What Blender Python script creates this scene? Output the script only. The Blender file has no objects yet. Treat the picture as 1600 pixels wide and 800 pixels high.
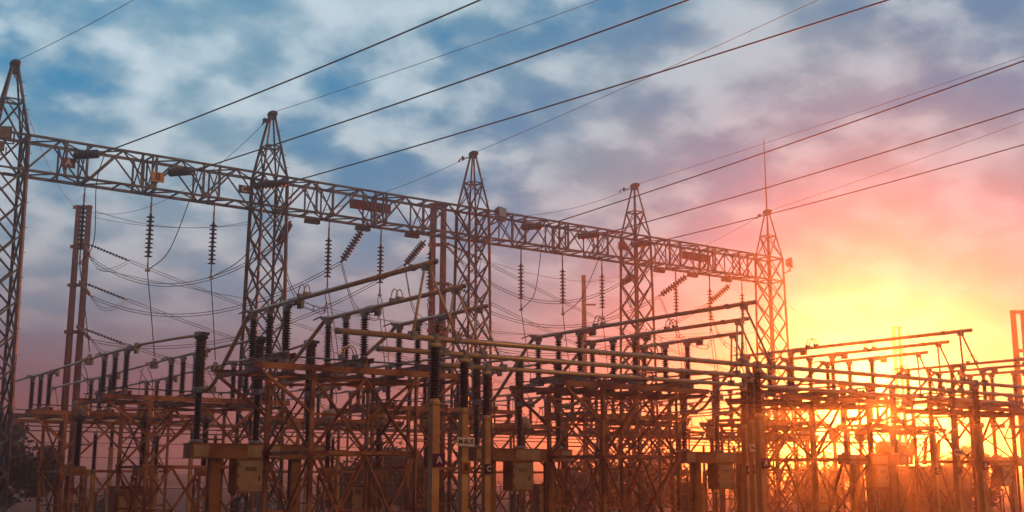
import bpy, math, random
from mathutils import Vector, Matrix
R = math.radians
random.seed(7)
S = bpy.context.scene
COL = S.collection

# ------------------------------------------------------------------ camera
FPX, HEAD, EYE = 1810.0, R(53.6), 2.6
PITCH = math.atan(345 / FPX)
cam_d = bpy.data.cameras.new('camera'); cam = bpy.data.objects.new('camera', cam_d); COL.objects.link(cam)
cam_d.sensor_width = 36; cam_d.lens = FPX * 36 / 1600
cam_d.clip_start = 0.1; cam_d.clip_end = 8000
cam.location = (0, 0, EYE)
cam.rotation_euler = (R(90) + PITCH, 0, HEAD - R(90))
S.camera = cam
_fh = Vector((math.cos(HEAD), math.sin(HEAD), 0)); _rt = Vector((math.sin(HEAD), -math.cos(HEAD), 0)); _up = Vector((0, 0, 1))
_fw = _fh * math.cos(PITCH) + _up * math.sin(PITCH); _cu = -_fh * math.sin(PITCH) + _up * math.cos(PITCH)
def ray(x, y): return _fw + _rt * ((x - 800) / FPX) - _cu * ((y - 400) / FPX)
def atY(x, y, Y): d = ray(x, y); return Vector((0, 0, EYE)) + d * (Y / d.y)
def atX(x, y, X): d = ray(x, y); return Vector((0, 0, EYE)) + d * (X / d.x)
def atZ(x, y, Z): d = ray(x, y); return Vector((0, 0, EYE)) + d * ((Z - EYE) / d.z)

# ------------------------------------------------------------------ exposure, sun, sky
S.view_settings.view_transform = 'Standard'; S.view_settings.look = 'None'
S.view_settings.gamma = 1; S.view_settings.use_curve_mapping = False
S.view_settings.exposure = 0.0
S.cycles.use_denoising = True
S.cycles.volume_bounces = 1
S.cycles.max_bounces = 6
S.cycles.sample_clamp_indirect = 6
SUN = ray(1372, 646).normalized()
SUN_EL = math.asin(SUN.z); SUN_AZ = math.atan2(SUN.x, SUN.y)
ld = bpy.data.lights.new('sun', 'SUN'); sun = bpy.data.objects.new('sun', ld); COL.objects.link(sun)
ld.energy = 4.2; ld.angle = R(0.6); ld.color = (1.0, 0.20, 0.025)
sun.rotation_euler = SUN.to_track_quat('Z', 'Y').to_euler()

W = bpy.data.worlds.new('World'); S.world = W; W.use_nodes = True
class NT:
    def __init__(s, nt): s.nt = nt; s.L = nt.links
    def n(s, t, **k):
        o = s.nt.nodes.new(t)
        for a, b in k.items(): setattr(o, a, b)
        return o
    def put(s, sock, v):
        if isinstance(v, bpy.types.NodeSocket): s.L.new(v, sock)
        elif v is not None: sock.default_value = v
    def m(s, op, a, b=None, c=None, clamp=False):
        o = s.n('ShaderNodeMath', operation=op, use_clamp=clamp)
        for i, v in enumerate((a, b, c)): s.put(o.inputs[i], v)
        return o.outputs[0]
    def ramp(s, f, lo, hi, a=0.0, b=1.0, smooth=True):
        o = s.n('ShaderNodeMapRange', interpolation_type='SMOOTHSTEP' if smooth else 'LINEAR')
        for i, v in zip((0, 1, 2, 3, 4), (f, lo, hi, a, b)): s.put(o.inputs[i], v)
        return o.outputs[0]
    def mix(s, f, a, b, mode='MIX'):
        o = s.n('ShaderNodeMix', data_type='RGBA', blend_type=mode)
        s.put(o.inputs[0], f)
        for sock, v in ((o.inputs[6], a), (o.inputs[7], b)):
            s.put(sock, v if isinstance(v, bpy.types.NodeSocket) else (*v, 1))
        return o.outputs[2]
    def noise(s, vec, scale, detail=5, rough=0.5, dist=0.0):
        o = s.n('ShaderNodeTexNoise'); s.put(o.inputs['Vector'], vec)
        o.inputs['Scale'].default_value = scale; o.inputs['Detail'].default_value = detail
        o.inputs['Roughness'].default_value = rough; o.inputs['Distortion'].default_value = dist
        return o.outputs['Fac']
wt = NT(W.node_tree); W.node_tree.nodes.clear()
tc = wt.n('ShaderNodeTexCoord').outputs['Generated']
sep = wt.n('ShaderNodeSeparateXYZ'); wt.put(sep.inputs[0], tc)
dz = sep.outputs[2]
up = wt.m('MAXIMUM', dz, 0.0)
# direction on the cloud deck, world space
den = wt.m('ADD', up, 0.34)
cb = wt.n('ShaderNodeCombineXYZ')
wt.put(cb.inputs[0], wt.m('DIVIDE', sep.outputs[0], den)); wt.put(cb.inputs[1], wt.m('DIVIDE', sep.outputs[1], den)); cb.inputs[2].default_value = 3.7
deck = cb.outputs[0]
dotn = wt.n('ShaderNodeVectorMath', operation='DOT_PRODUCT'); wt.put(dotn.inputs[0], tc); dotn.inputs[1].default_value = SUN
sd = dotn.outputs['Value']                       # cosine of the angle to the sun
# right of the view / left of the view, 0..1 by azimuth
dl = wt.n('ShaderNodeVectorMath', operation='DOT_PRODUCT'); wt.put(dl.inputs[0], tc); dl.inputs[1].default_value = _rt
side = wt.ramp(dl.outputs['Value'], -0.40, 0.40)
big = wt.noise(deck, 2.7, 3, 0.5)
lump = wt.noise(deck, 9.5, 6, 0.46, 0.0)
fine = wt.noise(deck, 20.0, 4, 0.55)
dens = wt.m('ADD', wt.m('MULTIPLY', big, 0.75), wt.m('ADD', wt.m('MULTIPLY', lump, 0.75), wt.m('MULTIPLY', fine, 0.22)))
dens = wt.m('ADD', dens, wt.m('MULTIPLY', side, 0.0))
dens = wt.m('SUBTRACT', dens, wt.m('MULTIPLY', up, 0.30))
cover = wt.ramp(dens, 0.57, 0.80)
blue = wt.mix(wt.ramp(up, 0.02, 0.34), (0.19, 0.29, 0.40), (0.012, 0.23, 0.46))
c_hi = wt.mix(wt.ramp(lump, 0.38, 0.66), (0.17, 0.36, 0.50), (0.58, 0.72, 0.80))
c_mid = wt.mix(wt.ramp(lump, 0.38, 0.66), (0.22, 0.31, 0.40), (0.47, 0.48, 0.53))
c_lowR = wt.mix(wt.ramp(lump, 0.38, 0.66), (0.16, 0.19, 0.25), (0.30, 0.28, 0.32))
c_lowL = (0.15, 0.115, 0.18)
c_low = wt.mix(side, c_lowL, c_lowR)
cl = wt.mix(wt.ramp(up, 0.13, 0.33), c_mid, c_hi)
cl = wt.mix(wt.ramp(up, 0.20, 0.06), cl, c_low)
c_band = wt.mix(side, (0.20, 0.025, 0.040), (0.50, 0.09, 0.04))
cl = wt.mix(wt.ramp(up, 0.14, 0.01), cl, c_band)
cover = wt.m('MAXIMUM', cover, wt.ramp(up, 0.22, 0.10))
skyc = wt.mix(cover, blue, cl)
# glow of the sun in the real air beyond the haze
g1 = wt.m('POWER', wt.m('MAXIMUM', sd, 0.0), 90.0)
g2 = wt.m('POWER', wt.m('MAXIMUM', sd, 0.0), 1300.0)
skyc = wt.mix(wt.m('MULTIPLY', wt.m('POWER', wt.m('MAXIMUM', sd, 0.0), 14.0), 0.85), skyc, wt.mix(wt.ramp(lump, 0.38, 0.66), (0.05, 0.20, 0.28), (0.15, 0.32, 0.40)))
skyc = wt.mix(1.0, skyc, wt.mix(wt.m('MULTIPLY', g2, 1.0), (0, 0, 0), (0.8, 0.85, 0.45)), 'ADD')
# the evening sky behind the viewer is dim and reddish
dv = wt.n('ShaderNodeVectorMath', operation='DOT_PRODUCT'); wt.put(dv.inputs[0], tc); dv.inputs[1].default_value = _fh
skyc = wt.mix(wt.ramp(dv.outputs['Value'], 0.45, -0.25), skyc, (0.07, 0.014, 0.018))
pd = wt.n('ShaderNodeVectorMath', operation='DOT_PRODUCT'); wt.put(pd.inputs[0], tc); pd.inputs[1].default_value = (_rt * 0.55 - _fh * 0.68 + _up * 0.48).normalized()
skyc = wt.mix(1.0, skyc, wt.mix(wt.m('POWER', wt.m('MAXIMUM', pd.outputs['Value'], 0.0), 45.0), (0, 0, 0), (5.8, 3.0, 1.35)), 'ADD')   # added unseen glow behind the viewer, warms the camera-facing sides
# Nishita clear-air term, low weight
nis = wt.n('ShaderNodeTexSky', sky_type='NISHITA', sun_disc=False, sun_elevation=SUN_EL, sun_rotation=SUN_AZ)
bg1 = wt.n('ShaderNodeBackground'); wt.put(bg1.inputs[0], nis.outputs[0]); bg1.inputs[1].default_value = 0.004
bg2 = wt.n('ShaderNodeBackground'); wt.put(bg2.inputs[0], skyc); bg2.inputs[1].default_value = 1.0
add = wt.n('ShaderNodeAddShader'); wt.L.new(bg1.outputs[0], add.inputs[0]); wt.L.new(bg2.outputs[0], add.inputs[1])
wo = wt.n('ShaderNodeOutputWorld'); wt.L.new(add.outputs[0], wo.inputs[0])

# ------------------------------------------------------------------ materials
def mat(name, col, rough=0.6, metal=0.0, var=0.25, scale=3.0, col2=None, bump=0.0, spec=None, lo=0.4, hi=0.65):
    m = bpy.data.materials.new(name); m.use_nodes = True
    t = NT(m.node_tree); b = m.node_tree.nodes['Principled BSDF']
    tcd = t.n('ShaderNodeTexCoord').outputs['Object']
    f = t.noise(tcd, scale, 5, 0.6)
    col2 = col2 or tuple(c * (1 - var) for c in col)
    t.put(b.inputs['Base Color'], t.mix(t.ramp(f, lo, hi), col, col2))
    f2 = t.noise(tcd, scale * 6, 3, 0.6)
    t.put(b.inputs['Roughness'], t.ramp(f2, 0.3, 0.7, max(0.05, rough - 0.1), min(1, rough + 0.12)))
    b.inputs['Metallic'].default_value = metal
    if spec is not None: b.inputs['Specular IOR Level'].default_value = spec
    if bump:
        bn = t.n('ShaderNodeBump'); bn.inputs['Strength'].default_value = bump; bn.inputs['Distance'].default_value = 0.01
        t.put(bn.inputs['Height'], f2); t.L.new(bn.outputs[0], b.inputs['Normal'])
    return m
GALV = mat('galvanised_steel', (0.17, 0.19, 0.235), 0.5, 0.3, 0.45, 1.1, (0.07, 0.066, 0.085))
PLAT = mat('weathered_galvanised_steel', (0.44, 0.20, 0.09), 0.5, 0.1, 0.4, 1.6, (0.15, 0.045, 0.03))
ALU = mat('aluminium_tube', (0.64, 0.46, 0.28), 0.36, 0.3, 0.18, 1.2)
CLAMP = mat('cast_clamp', (0.34, 0.33, 0.33), 0.5, 0.5, 0.4, 8)
PORC = mat('brown_glazed_porcelain', (0.040, 0.014, 0.010), 0.28, 0.0, 0.4, 6)
GREYP = mat('grey_porcelain', (0.11, 0.09, 0.09), 0.3, 0.0, 0.3, 6)
POLY = mat('polymer_insulator', (0.20, 0.12, 0.11), 0.5, 0.0, 0.3, 8)
DISC = mat('dark_disc_insulator', (0.018, 0.010, 0.010), 0.35, 0.0, 0.4, 9)
WIRE = mat('weathered_conductor', (0.07, 0.07, 0.075), 0.55, 0.4, 0.3, 4)
CORT = mat('weathering_steel', (0.20, 0.075, 0.035), 0.75, 0.1, 0.45, 1.2, (0.11, 0.04, 0.025), bump=0.2)
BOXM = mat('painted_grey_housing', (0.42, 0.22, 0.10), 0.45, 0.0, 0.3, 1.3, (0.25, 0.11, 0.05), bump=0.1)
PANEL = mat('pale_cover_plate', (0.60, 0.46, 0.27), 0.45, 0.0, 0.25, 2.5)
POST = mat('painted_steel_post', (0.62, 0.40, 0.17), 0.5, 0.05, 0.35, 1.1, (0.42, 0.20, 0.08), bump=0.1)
CONC = mat('concrete', (0.32, 0.30, 0.27), 0.9, 0, 0.3, 2.0, bump=0.3)
DARK = mat('dark_iron', (0.06, 0.055, 0.055), 0.6, 0.3, 0.3, 5)
PURP = mat('purple_enamel', (0.11, 0.01, 0.09), 0.4)
YELL = mat('yellow_enamel', (0.72, 0.38, 0.02), 0.4, var=0.15)
NAVY = mat('navy_enamel', (0.012, 0.018, 0.10), 0.4)
YELL_RED = mat('yellow_enamel_in_red_glow', (0.40, 0.14, 0.03), 0.4)  # yellow plates, with the red glow over them mixed into the colour
WHIT = mat('white_enamel', (0.78, 0.76, 0.72), 0.4, var=0.1)
BLACK = mat('black_paint', (0.015, 0.012, 0.012), 0.5)
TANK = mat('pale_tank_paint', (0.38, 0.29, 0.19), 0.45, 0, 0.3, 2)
REDB = mat('faded_red_enamel', (0.28, 0.035, 0.03), 0.55, 0, 0.45, 3.5)
GLASS = mat('lamp_glass', (0.42, 0.42, 0.36), 0.12, 0.2, 0.3, 3)
BARK = mat('bark', (0.06, 0.04, 0.03), 0.9, bump=0.4)
LEAF = mat('leaves', (0.03, 0.042, 0.018), 0.6, 0, 0.5, 1.5, (0.06, 0.08, 0.025))
LEAFF = mat('far_leaves', (0.04, 0.05, 0.025), 0.8, 0, 0.5, 0.3)

# ------------------------------------------------------------------ mesh builder
class MB:
    def __init__(s): s.v = []; s.f = []; s.sm = []
    def add(s, vs, fs, smooth=False):
        b = len(s.v); s.v += [tuple(v) for v in vs]
        for f in fs: s.f.append(tuple(b + i for i in f)); s.sm.append(smooth if isinstance(smooth, bool) else smooth(f))
        return s
    def box(s, c, d, rz=0.0):
        x, y, z = (k / 2 for k in d); M = Matrix.Rotation(rz, 3, 'Z'); c = Vector(c)
        vs = [c + M @ Vector((a * x, b * y, e * z)) for e in (-1, 1) for a, b in ((-1, -1), (1, -1), (1, 1), (-1, 1))]
        return s.add(vs, [(3, 2, 1, 0), (4, 5, 6, 7), (0, 1, 5, 4), (1, 2, 6, 5), (2, 3, 7, 6), (3, 0, 4, 7)])
    @staticmethod
    def frame(d, ref=None):
        d = d.normalized(); r = Vector(ref) if ref is not None else (Vector((0, 0, 1)) if abs(d.z) < 0.95 else Vector((1, 0, 0)))
        a = d.cross(r)
        if a.length < 1e-4: a = d.cross(Vector((0.3, 1, 0.2)))
        a.normalize(); return a, a.cross(d).normalized()
    def prism(s, p, q, poly, ref=None):
        p = Vector(p); q = Vector(q); a, b = s.frame(q - p, ref); n = len(poly)
        vs = [o + a * x + b * y for o in (p, q) for x, y in poly]
        fs = [(i, (i + 1) % n, n + (i + 1) % n, n + i) for i in range(n)] + [tuple(range(n))[::-1], tuple(range(n, 2 * n))]
        return s.add(vs, fs)
    def bar(s, p, q, w, h=None, ref=None):
        h = h or w; x, y = w / 2, h / 2
        return s.prism(p, q, [(-x, -y), (x, -y), (x, y), (-x, y)], ref)
    def ang(s, p, q, w, t=None, flip=False, ref=None):
        t = t or w * 0.16; k = -1 if flip else 1
        pl = [(0, 0), (w, 0), (w, t), (t, t), (t, w), (0, w)]
        return s.prism(p, q, [(k * (x - w * .4), y - w * .4) for x, y in (pl if k > 0 else pl[::-1])], ref)
    def tube(s, pts, r, n=8, caps=True):
        pts = [Vector(p) for p in pts]; m = len(pts); vs = []; a = None
        rr = r if isinstance(r, (list, tuple)) else [r] * m
        for i, p in enumerate(pts):
            d = (pts[min(i + 1, m - 1)] - pts[max(i - 1, 0)]).normalized()
            if a is None: a, b = s.frame(d)
            else:
                a = (a - d * a.dot(d)).normalized(); b = a.cross(d)
            vs += [p + a * (math.cos(t) * rr[i]) + b * (math.sin(t) * rr[i]) for t in (2 * math.pi * j / n for j in range(n))]
        fs = [(i * n + j, i * n + (j + 1) % n, (i + 1) * n + (j + 1) % n, (i + 1) * n + j) for i in range(m - 1) for j in range(n)]
        if n < 3: return s
        s.add(vs, fs, True)
        if caps: 
            b0 = len(s.v) - len(vs)
            s.f.append(tuple(b0 + j for j in range(n))[::-1]); s.sm.append(False)
            s.f.append(tuple(b0 + (m - 1) * n + j for j in range(n))); s.sm.append(False)
        return s
    def lathe(s, base, prof, n=14, axis=(0, 0, 1), flat=False):
        base = Vector(base); ax = Vector(axis).normalized(); a, b = s.frame(ax); vs = []
        for r, z in prof: vs += [base + ax * z + (a * math.cos(t) + b * math.sin(t)) * r for t in (2 * math.pi * j / n for j in range(n))]
        m = len(prof)
        fs = [(i * n + j, i * n + (j + 1) % n, (i + 1) * n + (j + 1) % n, (i + 1) * n + j) for i in range(m - 1) for j in range(n)]
        s.add(vs, fs, not flat)
        b0 = len(s.v) - len(vs)
        s.f.append(tuple(b0 + j for j in range(n))[::-1]); s.sm.append(False)
        s.f.append(tuple(b0 + (m - 1) * n + j for j in range(n))); s.sm.append(False)
        return s
    def ball(s, c, r, n=8, sq=(1, 1, 1)):
        c = Vector(c); vs = []; k = n // 2
        for i in range(k + 1):
            ph = math.pi * i / k
            vs += [c + Vector((math.sin(ph) * math.cos(2 * math.pi * j / n) * r * sq[0], math.sin(ph) * math.sin(2 * math.pi * j / n) * r * sq[1], math.cos(ph) * r * sq[2])) for j in range(n)]
        return s.add(vs, [(i * n + j, (i + 1) * n + j, (i + 1) * n + (j + 1) % n, i * n + (j + 1) % n) for i in range(k) for j in range(n)], True)
    def obj(s, name, m, parent=None, loc=None):
        me = bpy.data.meshes.new(name); me.from_pydata(s.v, [], s.f); me.polygons.foreach_set('use_smooth', s.sm)
        me.materials.append(m); me.update()
        o = bpy.data.objects.new(name, me); COL.objects.link(o)
        if parent: o.parent = parent
        if loc is not None: o.location = loc
        return o
def tag(o, label=None, cat=None, group=None, kind=None):
    if label: o['label'] = label
    if cat: o['category'] = cat
    if group: o['group'] = group
    if kind: o['kind'] = kind
    return o
def thing(name, loc, label, cat, group=None, rz=0.0):
    o = bpy.data.objects.new(name, None); COL.objects.link(o); o.empty_display_size = 0.2
    o.location = loc; o.rotation_euler = (0, 0, rz); return tag(o, label, cat, group)
def copy_tree(o, parent=None):
    c = o.copy(); COL.objects.link(c)
    if parent: c.parent = parent
    for ch in o.children: copy_tree(ch, c)
    return c
def again(src, loc, label, rz=None):
    c = copy_tree(src); c.location = loc; c['label'] = label
    if rz is not None: c.rotation_euler = (0, 0, rz)
    return c
def child(name, src, parent, loc):
    o = bpy.data.objects.new(name, src.data); COL.objects.link(o); o.parent = parent; o.location = loc; return o
def letters(txt, m, parent, loc, size, rot=(R(90), 0, 0)):
    c = bpy.data.curves.new('lettering', 'FONT'); c.body = txt; c.size = size; c.align_x = 'CENTER'; c.align_y = 'CENTER'; c.extrude = 0.004; c.offset = size * 0.02
    tmp = bpy.data.objects.new('tmp', c); COL.objects.link(tmp)
    me = bpy.data.meshes.new_from_object(tmp.evaluated_get(bpy.context.evaluated_depsgraph_get()))
    bpy.data.objects.remove(tmp)
    me.materials.clear(); me.materials.append(m)
    o = bpy.data.objects.new('lettering', me); COL.objects.link(o); o.parent = parent; o.location = loc; o.rotation_euler = rot
    return o
def shed_profile(r0, r1, z0, z1, n):
    """ribbed porcelain: n sheds between z0 and z1"""
    p = [(r0, z0)]; h = (z1 - z0) / n
    for i in range(n):
        z = z0 + i * h; k = r1 if i % 2 == 0 else r1 * 0.88
        p += [(r0, z + h * .15), (k, z + h * .38), (k, z + h * .50), (r0 * 1.05, z + h * .85)]
    p.append((r0, z1)); return p
def lerp(a, b, t): return Vector(a) * (1 - t) + Vector(b) * t
def sagline(a, b, sag, n=14):
    return [lerp(a, b, i / n) - Vector((0, 0, sag * 4 * (i / n) * (1 - i / n))) for i in range(n + 1)]
def smooth(pts, n=5):
    """Catmull-Rom through the points"""
    P = [Vector(p) for p in pts]; P = [P[0] * 2 - P[1]] + P + [P[-1] * 2 - P[-2]]; out = []
    for i in range(1, len(P) - 2):
        for j in range(n):
            t = j / n
            out.append(0.5 * ((2 * P[i]) + (P[i + 1] - P[i - 1]) * t + (2 * P[i - 1] - 5 * P[i] + 4 * P[i + 1] - P[i + 2]) * t * t + (-P[i - 1] + 3 * P[i] - 3 * P[i + 1] + P[i + 2]) * t ** 3))
    out.append(P[-2]); return out

# ------------------------------------------------------------------ ground, hills
gm = bpy.data.materials.new('ground'); gm.use_nodes = True
gt = NT(gm.node_tree); gb = gm.node_tree.nodes['Principled BSDF']
gp = gt.n('ShaderNodeNewGeometry').outputs['Position']
gc = gt.mix(gt.ramp(gt.noise(gp, 0.05, 4), 0.4, 0.6), (0.09, 0.05, 0.035), (0.05, 0.035, 0.025))
gc = gt.mix(gt.ramp(gt.noise(gp, 3.0, 6, 0.7), 0.4, 0.7), gc, (0.11, 0.07, 0.05))
gt.put(gb.inputs['Base Color'], gc); gb.inputs['Roughness'].default_value = 0.95
G = MB(); N = 40; ext = 1500
for j in range(N + 1):
    for i in range(N + 1):
        x = (i / N * 2 - 1); y = (j / N * 2 - 1)
        X = x * abs(x) * ext; Y = y * abs(y) * ext; dd = math.hypot(X - 25, Y - 40)
        G.v.append((X, Y, 0 if dd < 90 else min(1.0, (dd - 90) / 200) * 0.5 * math.sin(X * .011 + 1) * math.cos(Y * .013)))
for j in range(N):
    for i in range(N): G.f.append((j * (N + 1) + i, j * (N + 1) + i + 1, (j + 1) * (N + 1) + i + 1, (j + 1) * (N + 1) + i)); G.sm.append(True)
tag(G.obj('ground', gm), kind='structure')
# gravel pad of the switchyard
gv = bpy.data.materials.new('gravel'); gv.use_nodes = True
g2 = NT(gv.node_tree); b2 = gv.node_tree.nodes['Principled BSDF']; pos2 = g2.n('ShaderNodeNewGeometry').outputs['Position']
vo = g2.n('ShaderNodeTexVoronoi'); g2.put(vo.inputs['Vector'], pos2); vo.inputs['Scale'].default_value = 18
g2.put(b2.inputs['Base Color'], g2.mix(vo.outputs['Distance'], (0.17, 0.14, 0.12), (0.07, 0.06, 0.055))); b2.inputs['Roughness'].default_value = 0.9
P_ = MB(); P_.add([(-12, 8, .01), (75, 8, .01), (75, 64, .01), (-12, 64, .01)], [(0, 1, 2, 3)])
tag(P_.obj('yard', gv), kind='structure')

# ------------------------------------------------------------------ gantry towers
TX = [8.6 + 9.4 * i for i in range(5)]; TY = 40.0
ZB, ZT, ZP = 12.6, 13.8, 16.25
def half(z): return 0.5 + max(0, (ZB - z)) * 0.0135
LS = ((-1, -1), (1, -1), (1, 1), (-1, 1))
def face_pt(k, z, e):            # corner k of the shaft at height z, e pulls inwards
    h = half(z) - e; return Vector((LS[k % 4][0] * h, LS[k % 4][1] * h, z))
def make_tower():
    t = thing('lattice_tower', (TX[0], TY, 0), 'x', 'lattice tower', 'lattice towers carrying the long truss beam')
    for k in range(4):
        m = MB(); m.ang(face_pt(k, 0.1, 0), face_pt(k, ZT + .05, 0), 0.11, 0.016, ref=(LS[k][0], -LS[k][1], 0)); m.obj('leg', GALV, t)
        m = MB(); m.box((LS[k][0] * half(0), LS[k][1] * half(0), 0.05), (.4, .4, .12)); m.obj('footing', CONC, t)
        # bracing of one face: crossed angles and rungs
        m = MB(); zs = [0.5 + i * (ZB - 0.5) / 11 for i in range(12)] + [ZT]
        for i in range(12):
            a, b = zs[i], zs[i + 1]
            m.ang(face_pt(k, a, .01), face_pt(k + 1, b, .01), 0.06, 0.010); m.ang(face_pt(k + 1, a, .035), face_pt(k, b, .035), 0.06, 0.010, flip=True)
            if i in (0, 11): m.ang(face_pt(k, a, 0), face_pt(k + 1, a, 0), 0.065, 0.010)
            for q in (face_pt(k, a, 0), ):
                m.box(q + Vector((-LS[k][0], -LS[k][1], 0)) * 0.03, (.11, .11, .16))
        m.ang(face_pt(k, ZT, 0), face_pt(k + 1, ZT, 0), 0.08, 0.012)
        m.obj('bracing', GALV, t)
    ap = 0.085
    def pk(k, z): f = (z - ZT) / (ZP - ZT); h = 0.5 * (1 - f) + ap * f; return Vector((LS[k % 4][0] * h, LS[k % 4][1] * h, z))
    for k in range(4):
        m = MB(); m.ang(pk(k, ZT), pk(k, ZP), 0.075, 0.012, ref=(LS[k][0], -LS[k][1], 0)); m.obj('peak_leg', GALV, t)
    m = MB(); zm = ZT + 1.22
    for k in range(4):
        m.ang(pk(k, ZT), pk(k + 1, zm), 0.05, .009); m.ang(pk(k + 1, ZT), pk(k, zm), 0.05, .009, flip=True)
        m.ang(pk(k, zm), pk(k + 1, zm), 0.06, .010)
    m.ang(pk(0, zm), pk(2, zm), .05)
    m.obj('peak_bracing', GALV, t)
    m = MB(); m.ball((0, -.03, ZP + .08), .22, 12, (0.85, 1.35, .62)); m.box((0, 0, ZP - .04), (.24, .30, .12)); m.box((0, -.22, ZP + .06), (.05, .26, .09))
    m.obj('cap_bracket', DARK, t)
    m = MB()                                   # step bolts
    for i in range(30):
        z = 1.0 + i * .42; q = face_pt(1, z, 0); m.bar(q, q + Vector((.15 if i % 2 else 0, 0 if i % 2 else -.15, 0)), .018)
    for i in range(4):
        q = pk(1, ZT + .4 + i * .5); m.bar(q, q + Vector((.15, 0, 0)), .018)
    m.obj('step_bolts', GALV, t)
    return t
tl = ['lattice tower at the far left carrying two floodlights',
      'lattice tower left of centre beside the third incoming line',
      'lattice tower in the middle of the beam with rusty poles at its left',
      'lattice tower between the middle tower and the one with the mast',
      'lattice tower at the right end of the beam topped by a tall mast']
T0 = make_tower(); T0['label'] = tl[0]; towers = [T0]
for i in range(1, 5): towers.append(again(T0, (TX[i], TY, 0), tl[i]))
m = MB(); m.tube([(0, 0, ZP), (0, 0, ZP + 1.4), (0, 0, 20.35)], [.045, .04, .018], 8); m.obj('lightning_mast', GALV, towers[4])

# ------------------------------------------------------------------ truss beam, one span per bay
def make_span():
    t = thing('truss_beam_span', (TX[0], TY, 0), 'x', 'truss beam', 'lattice beam spans between the towers')
    L0, L1 = 0.5, 8.9; Yf, Yr = -.5, .5
    for y, z in ((Yf, ZT), (Yf, ZB), (Yr, ZT), (Yr, ZB)):
        m = MB(); m.ang((L0 - .5, y, z), (L1 + .5, y, z), 0.095, 0.014, flip=(y > 0)); m.obj('chord', GALV, t)
    n = 8; xs = [L0 + (L1 - L0) * i / n for i in range(n + 1)]
    for y, nm in ((Yf, 'front'), (Yr, 'rear')):
        m = MB()
        for i in range(n):
            a, b = (ZB, ZT) if i % 2 == 0 else (ZT, ZB)
            m.ang((xs[i], y * .97, a), (xs[i + 1], y * .97, b), 0.065, 0.010)
        for i in (0, 4, 8): m.ang((xs[i] + .02, y * .94, ZB), (xs[i] + .02, y * .94, ZT), 0.06, .010)
        m.obj('side_lacing', GALV, t)
    for z in (ZB + .02, ZT - .02):
        m = MB()
        for i in range(n): 
            m.ang((xs[i], Yf if i % 2 else Yr, z), (xs[i + 1], Yr if i % 2 else Yf, z), 0.055, .009)
            m.ang((xs[i], Yf, z), (xs[i], Yr, z), 0.055, .009)
        m.obj('flat_lacing', GALV, t)
    for x in (1.75, 2.45, 4.35, 4.85, 6.6, 7.2):   # cross frames at the hanging points
        m = MB()
        m.ang((x, Yf, ZB), (x, Yf, ZT), .075, .012); m.ang((x, Yr, ZB), (x, Yr, ZT), .075, .012, flip=True)
        m.ang((x, Yf, ZB), (x, Yr, ZT), .05, .009); m.ang((x, Yr, ZB), (x, Yf, ZT), .05, .009)
        m.obj('cross_frame', GALV, t)
    for x in (2.45, 4.85, 7.2):                            # hanger plates
        m = MB(); m.box((x, 0, ZB - .035), (.09, 1.0, .05)); m.box((x, 0, ZB - .10), (.05, .16, .14)); m.obj('hanger_plate', GALV, t)
    return t
sl = ['lattice beam span carrying the purple A and yellow B plates', 'lattice beam span with the first long red board',
      'lattice beam span between the middle tower and the next one right', 'lattice beam span at the right end with the second red board']
SP = make_span(); SP['label'] = sl[0]
for i in range(1, 4): again(SP, (TX[i], TY, 0), sl[i])

# ------------------------------------------------------------------ suspension insulator strings on the beam
def disc_mesh(r=.145, h=.155):
    m = MB(); m.lathe((0, 0, 0), [(.035, 0), (.045, .01), (r * .5, .012), (r, .018), (r * .98, .034), (r * .62, .052), (.05, .072), (.045, h)], 14)
    return m
BAYN = ['far left bay', 'second bay', 'third bay', 'right end bay']
PH = ['left', 'middle', 'right']
SX = [11.18, 13.52, 15.86]
dm = None
def susp(k, p):
    global dm
    zs_, nd = .80, 10
    t = thing('suspension_insulator', (SX[p] + 9.4 * k, TY, ZB), 'x', 'insulator string', 'disc insulator strings hanging from the beam')
    m = MB(); m.bar((0, 0, -.1), (0, 0, -.45), .05, .03); m.tube([(0, 0, -.4), (0, 0, -.62)], .035, 6); m.bar((0, 0, -.6), (0, 0, -zs_ - .1), .028); m.box((0, 0, -.7), (.06, .03, .16)); m.obj('link', CLAMP, t)
    for i in range(nd):
        z = -zs_ - .155 - i * .158
        if dm is None: dm = disc_mesh().obj('insulator_disc', DISC, t, (0, 0, z))
        else: child('insulator_disc', dm, t, (0, 0, z))
    m = MB(); m.tube([(0, 0, -zs_), (0, 0, -2.65)], .022, 6); m.bar((0, 0, -2.6), (0, 0, -2.85), .05); m.box((0.0, 0, -2.86), (.16, .05, .08)); m.obj('bottom_clamp', CLAMP, t)
    return t
S0 = susp(0, 0); ORD = ['leftmost', 'second', 'third']
bayd = ['in the bay with the A and B plates', 'in the bay right of the second tower', 'in the bay right of the middle tower', 'in the bay before the mast tower']
for k in range(4):
    for p in range(3):
        lab = '%s hanging string of dark disc insulators %s' % (['left', 'middle', 'right'][p], bayd[k])
        if k == 0 and p == 0: S0['label'] = lab
        elif k == 0: again(S0, (SX[p], TY, ZB), lab)
        elif k == 1 and p == 0: S1 = susp(1, 0); S1['label'] = lab
        else: again(S1, (SX[p] + 9.4 * k, TY, ZB), lab)

ZTUBE = 6.42
XN = [12.4, 14.58, 16.82]; YEND = [19.4, 21.6, 23.9]; XF = [11.72, 13.95, 16.18]; XB = [12.2, 13.95, 15.6]
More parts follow.
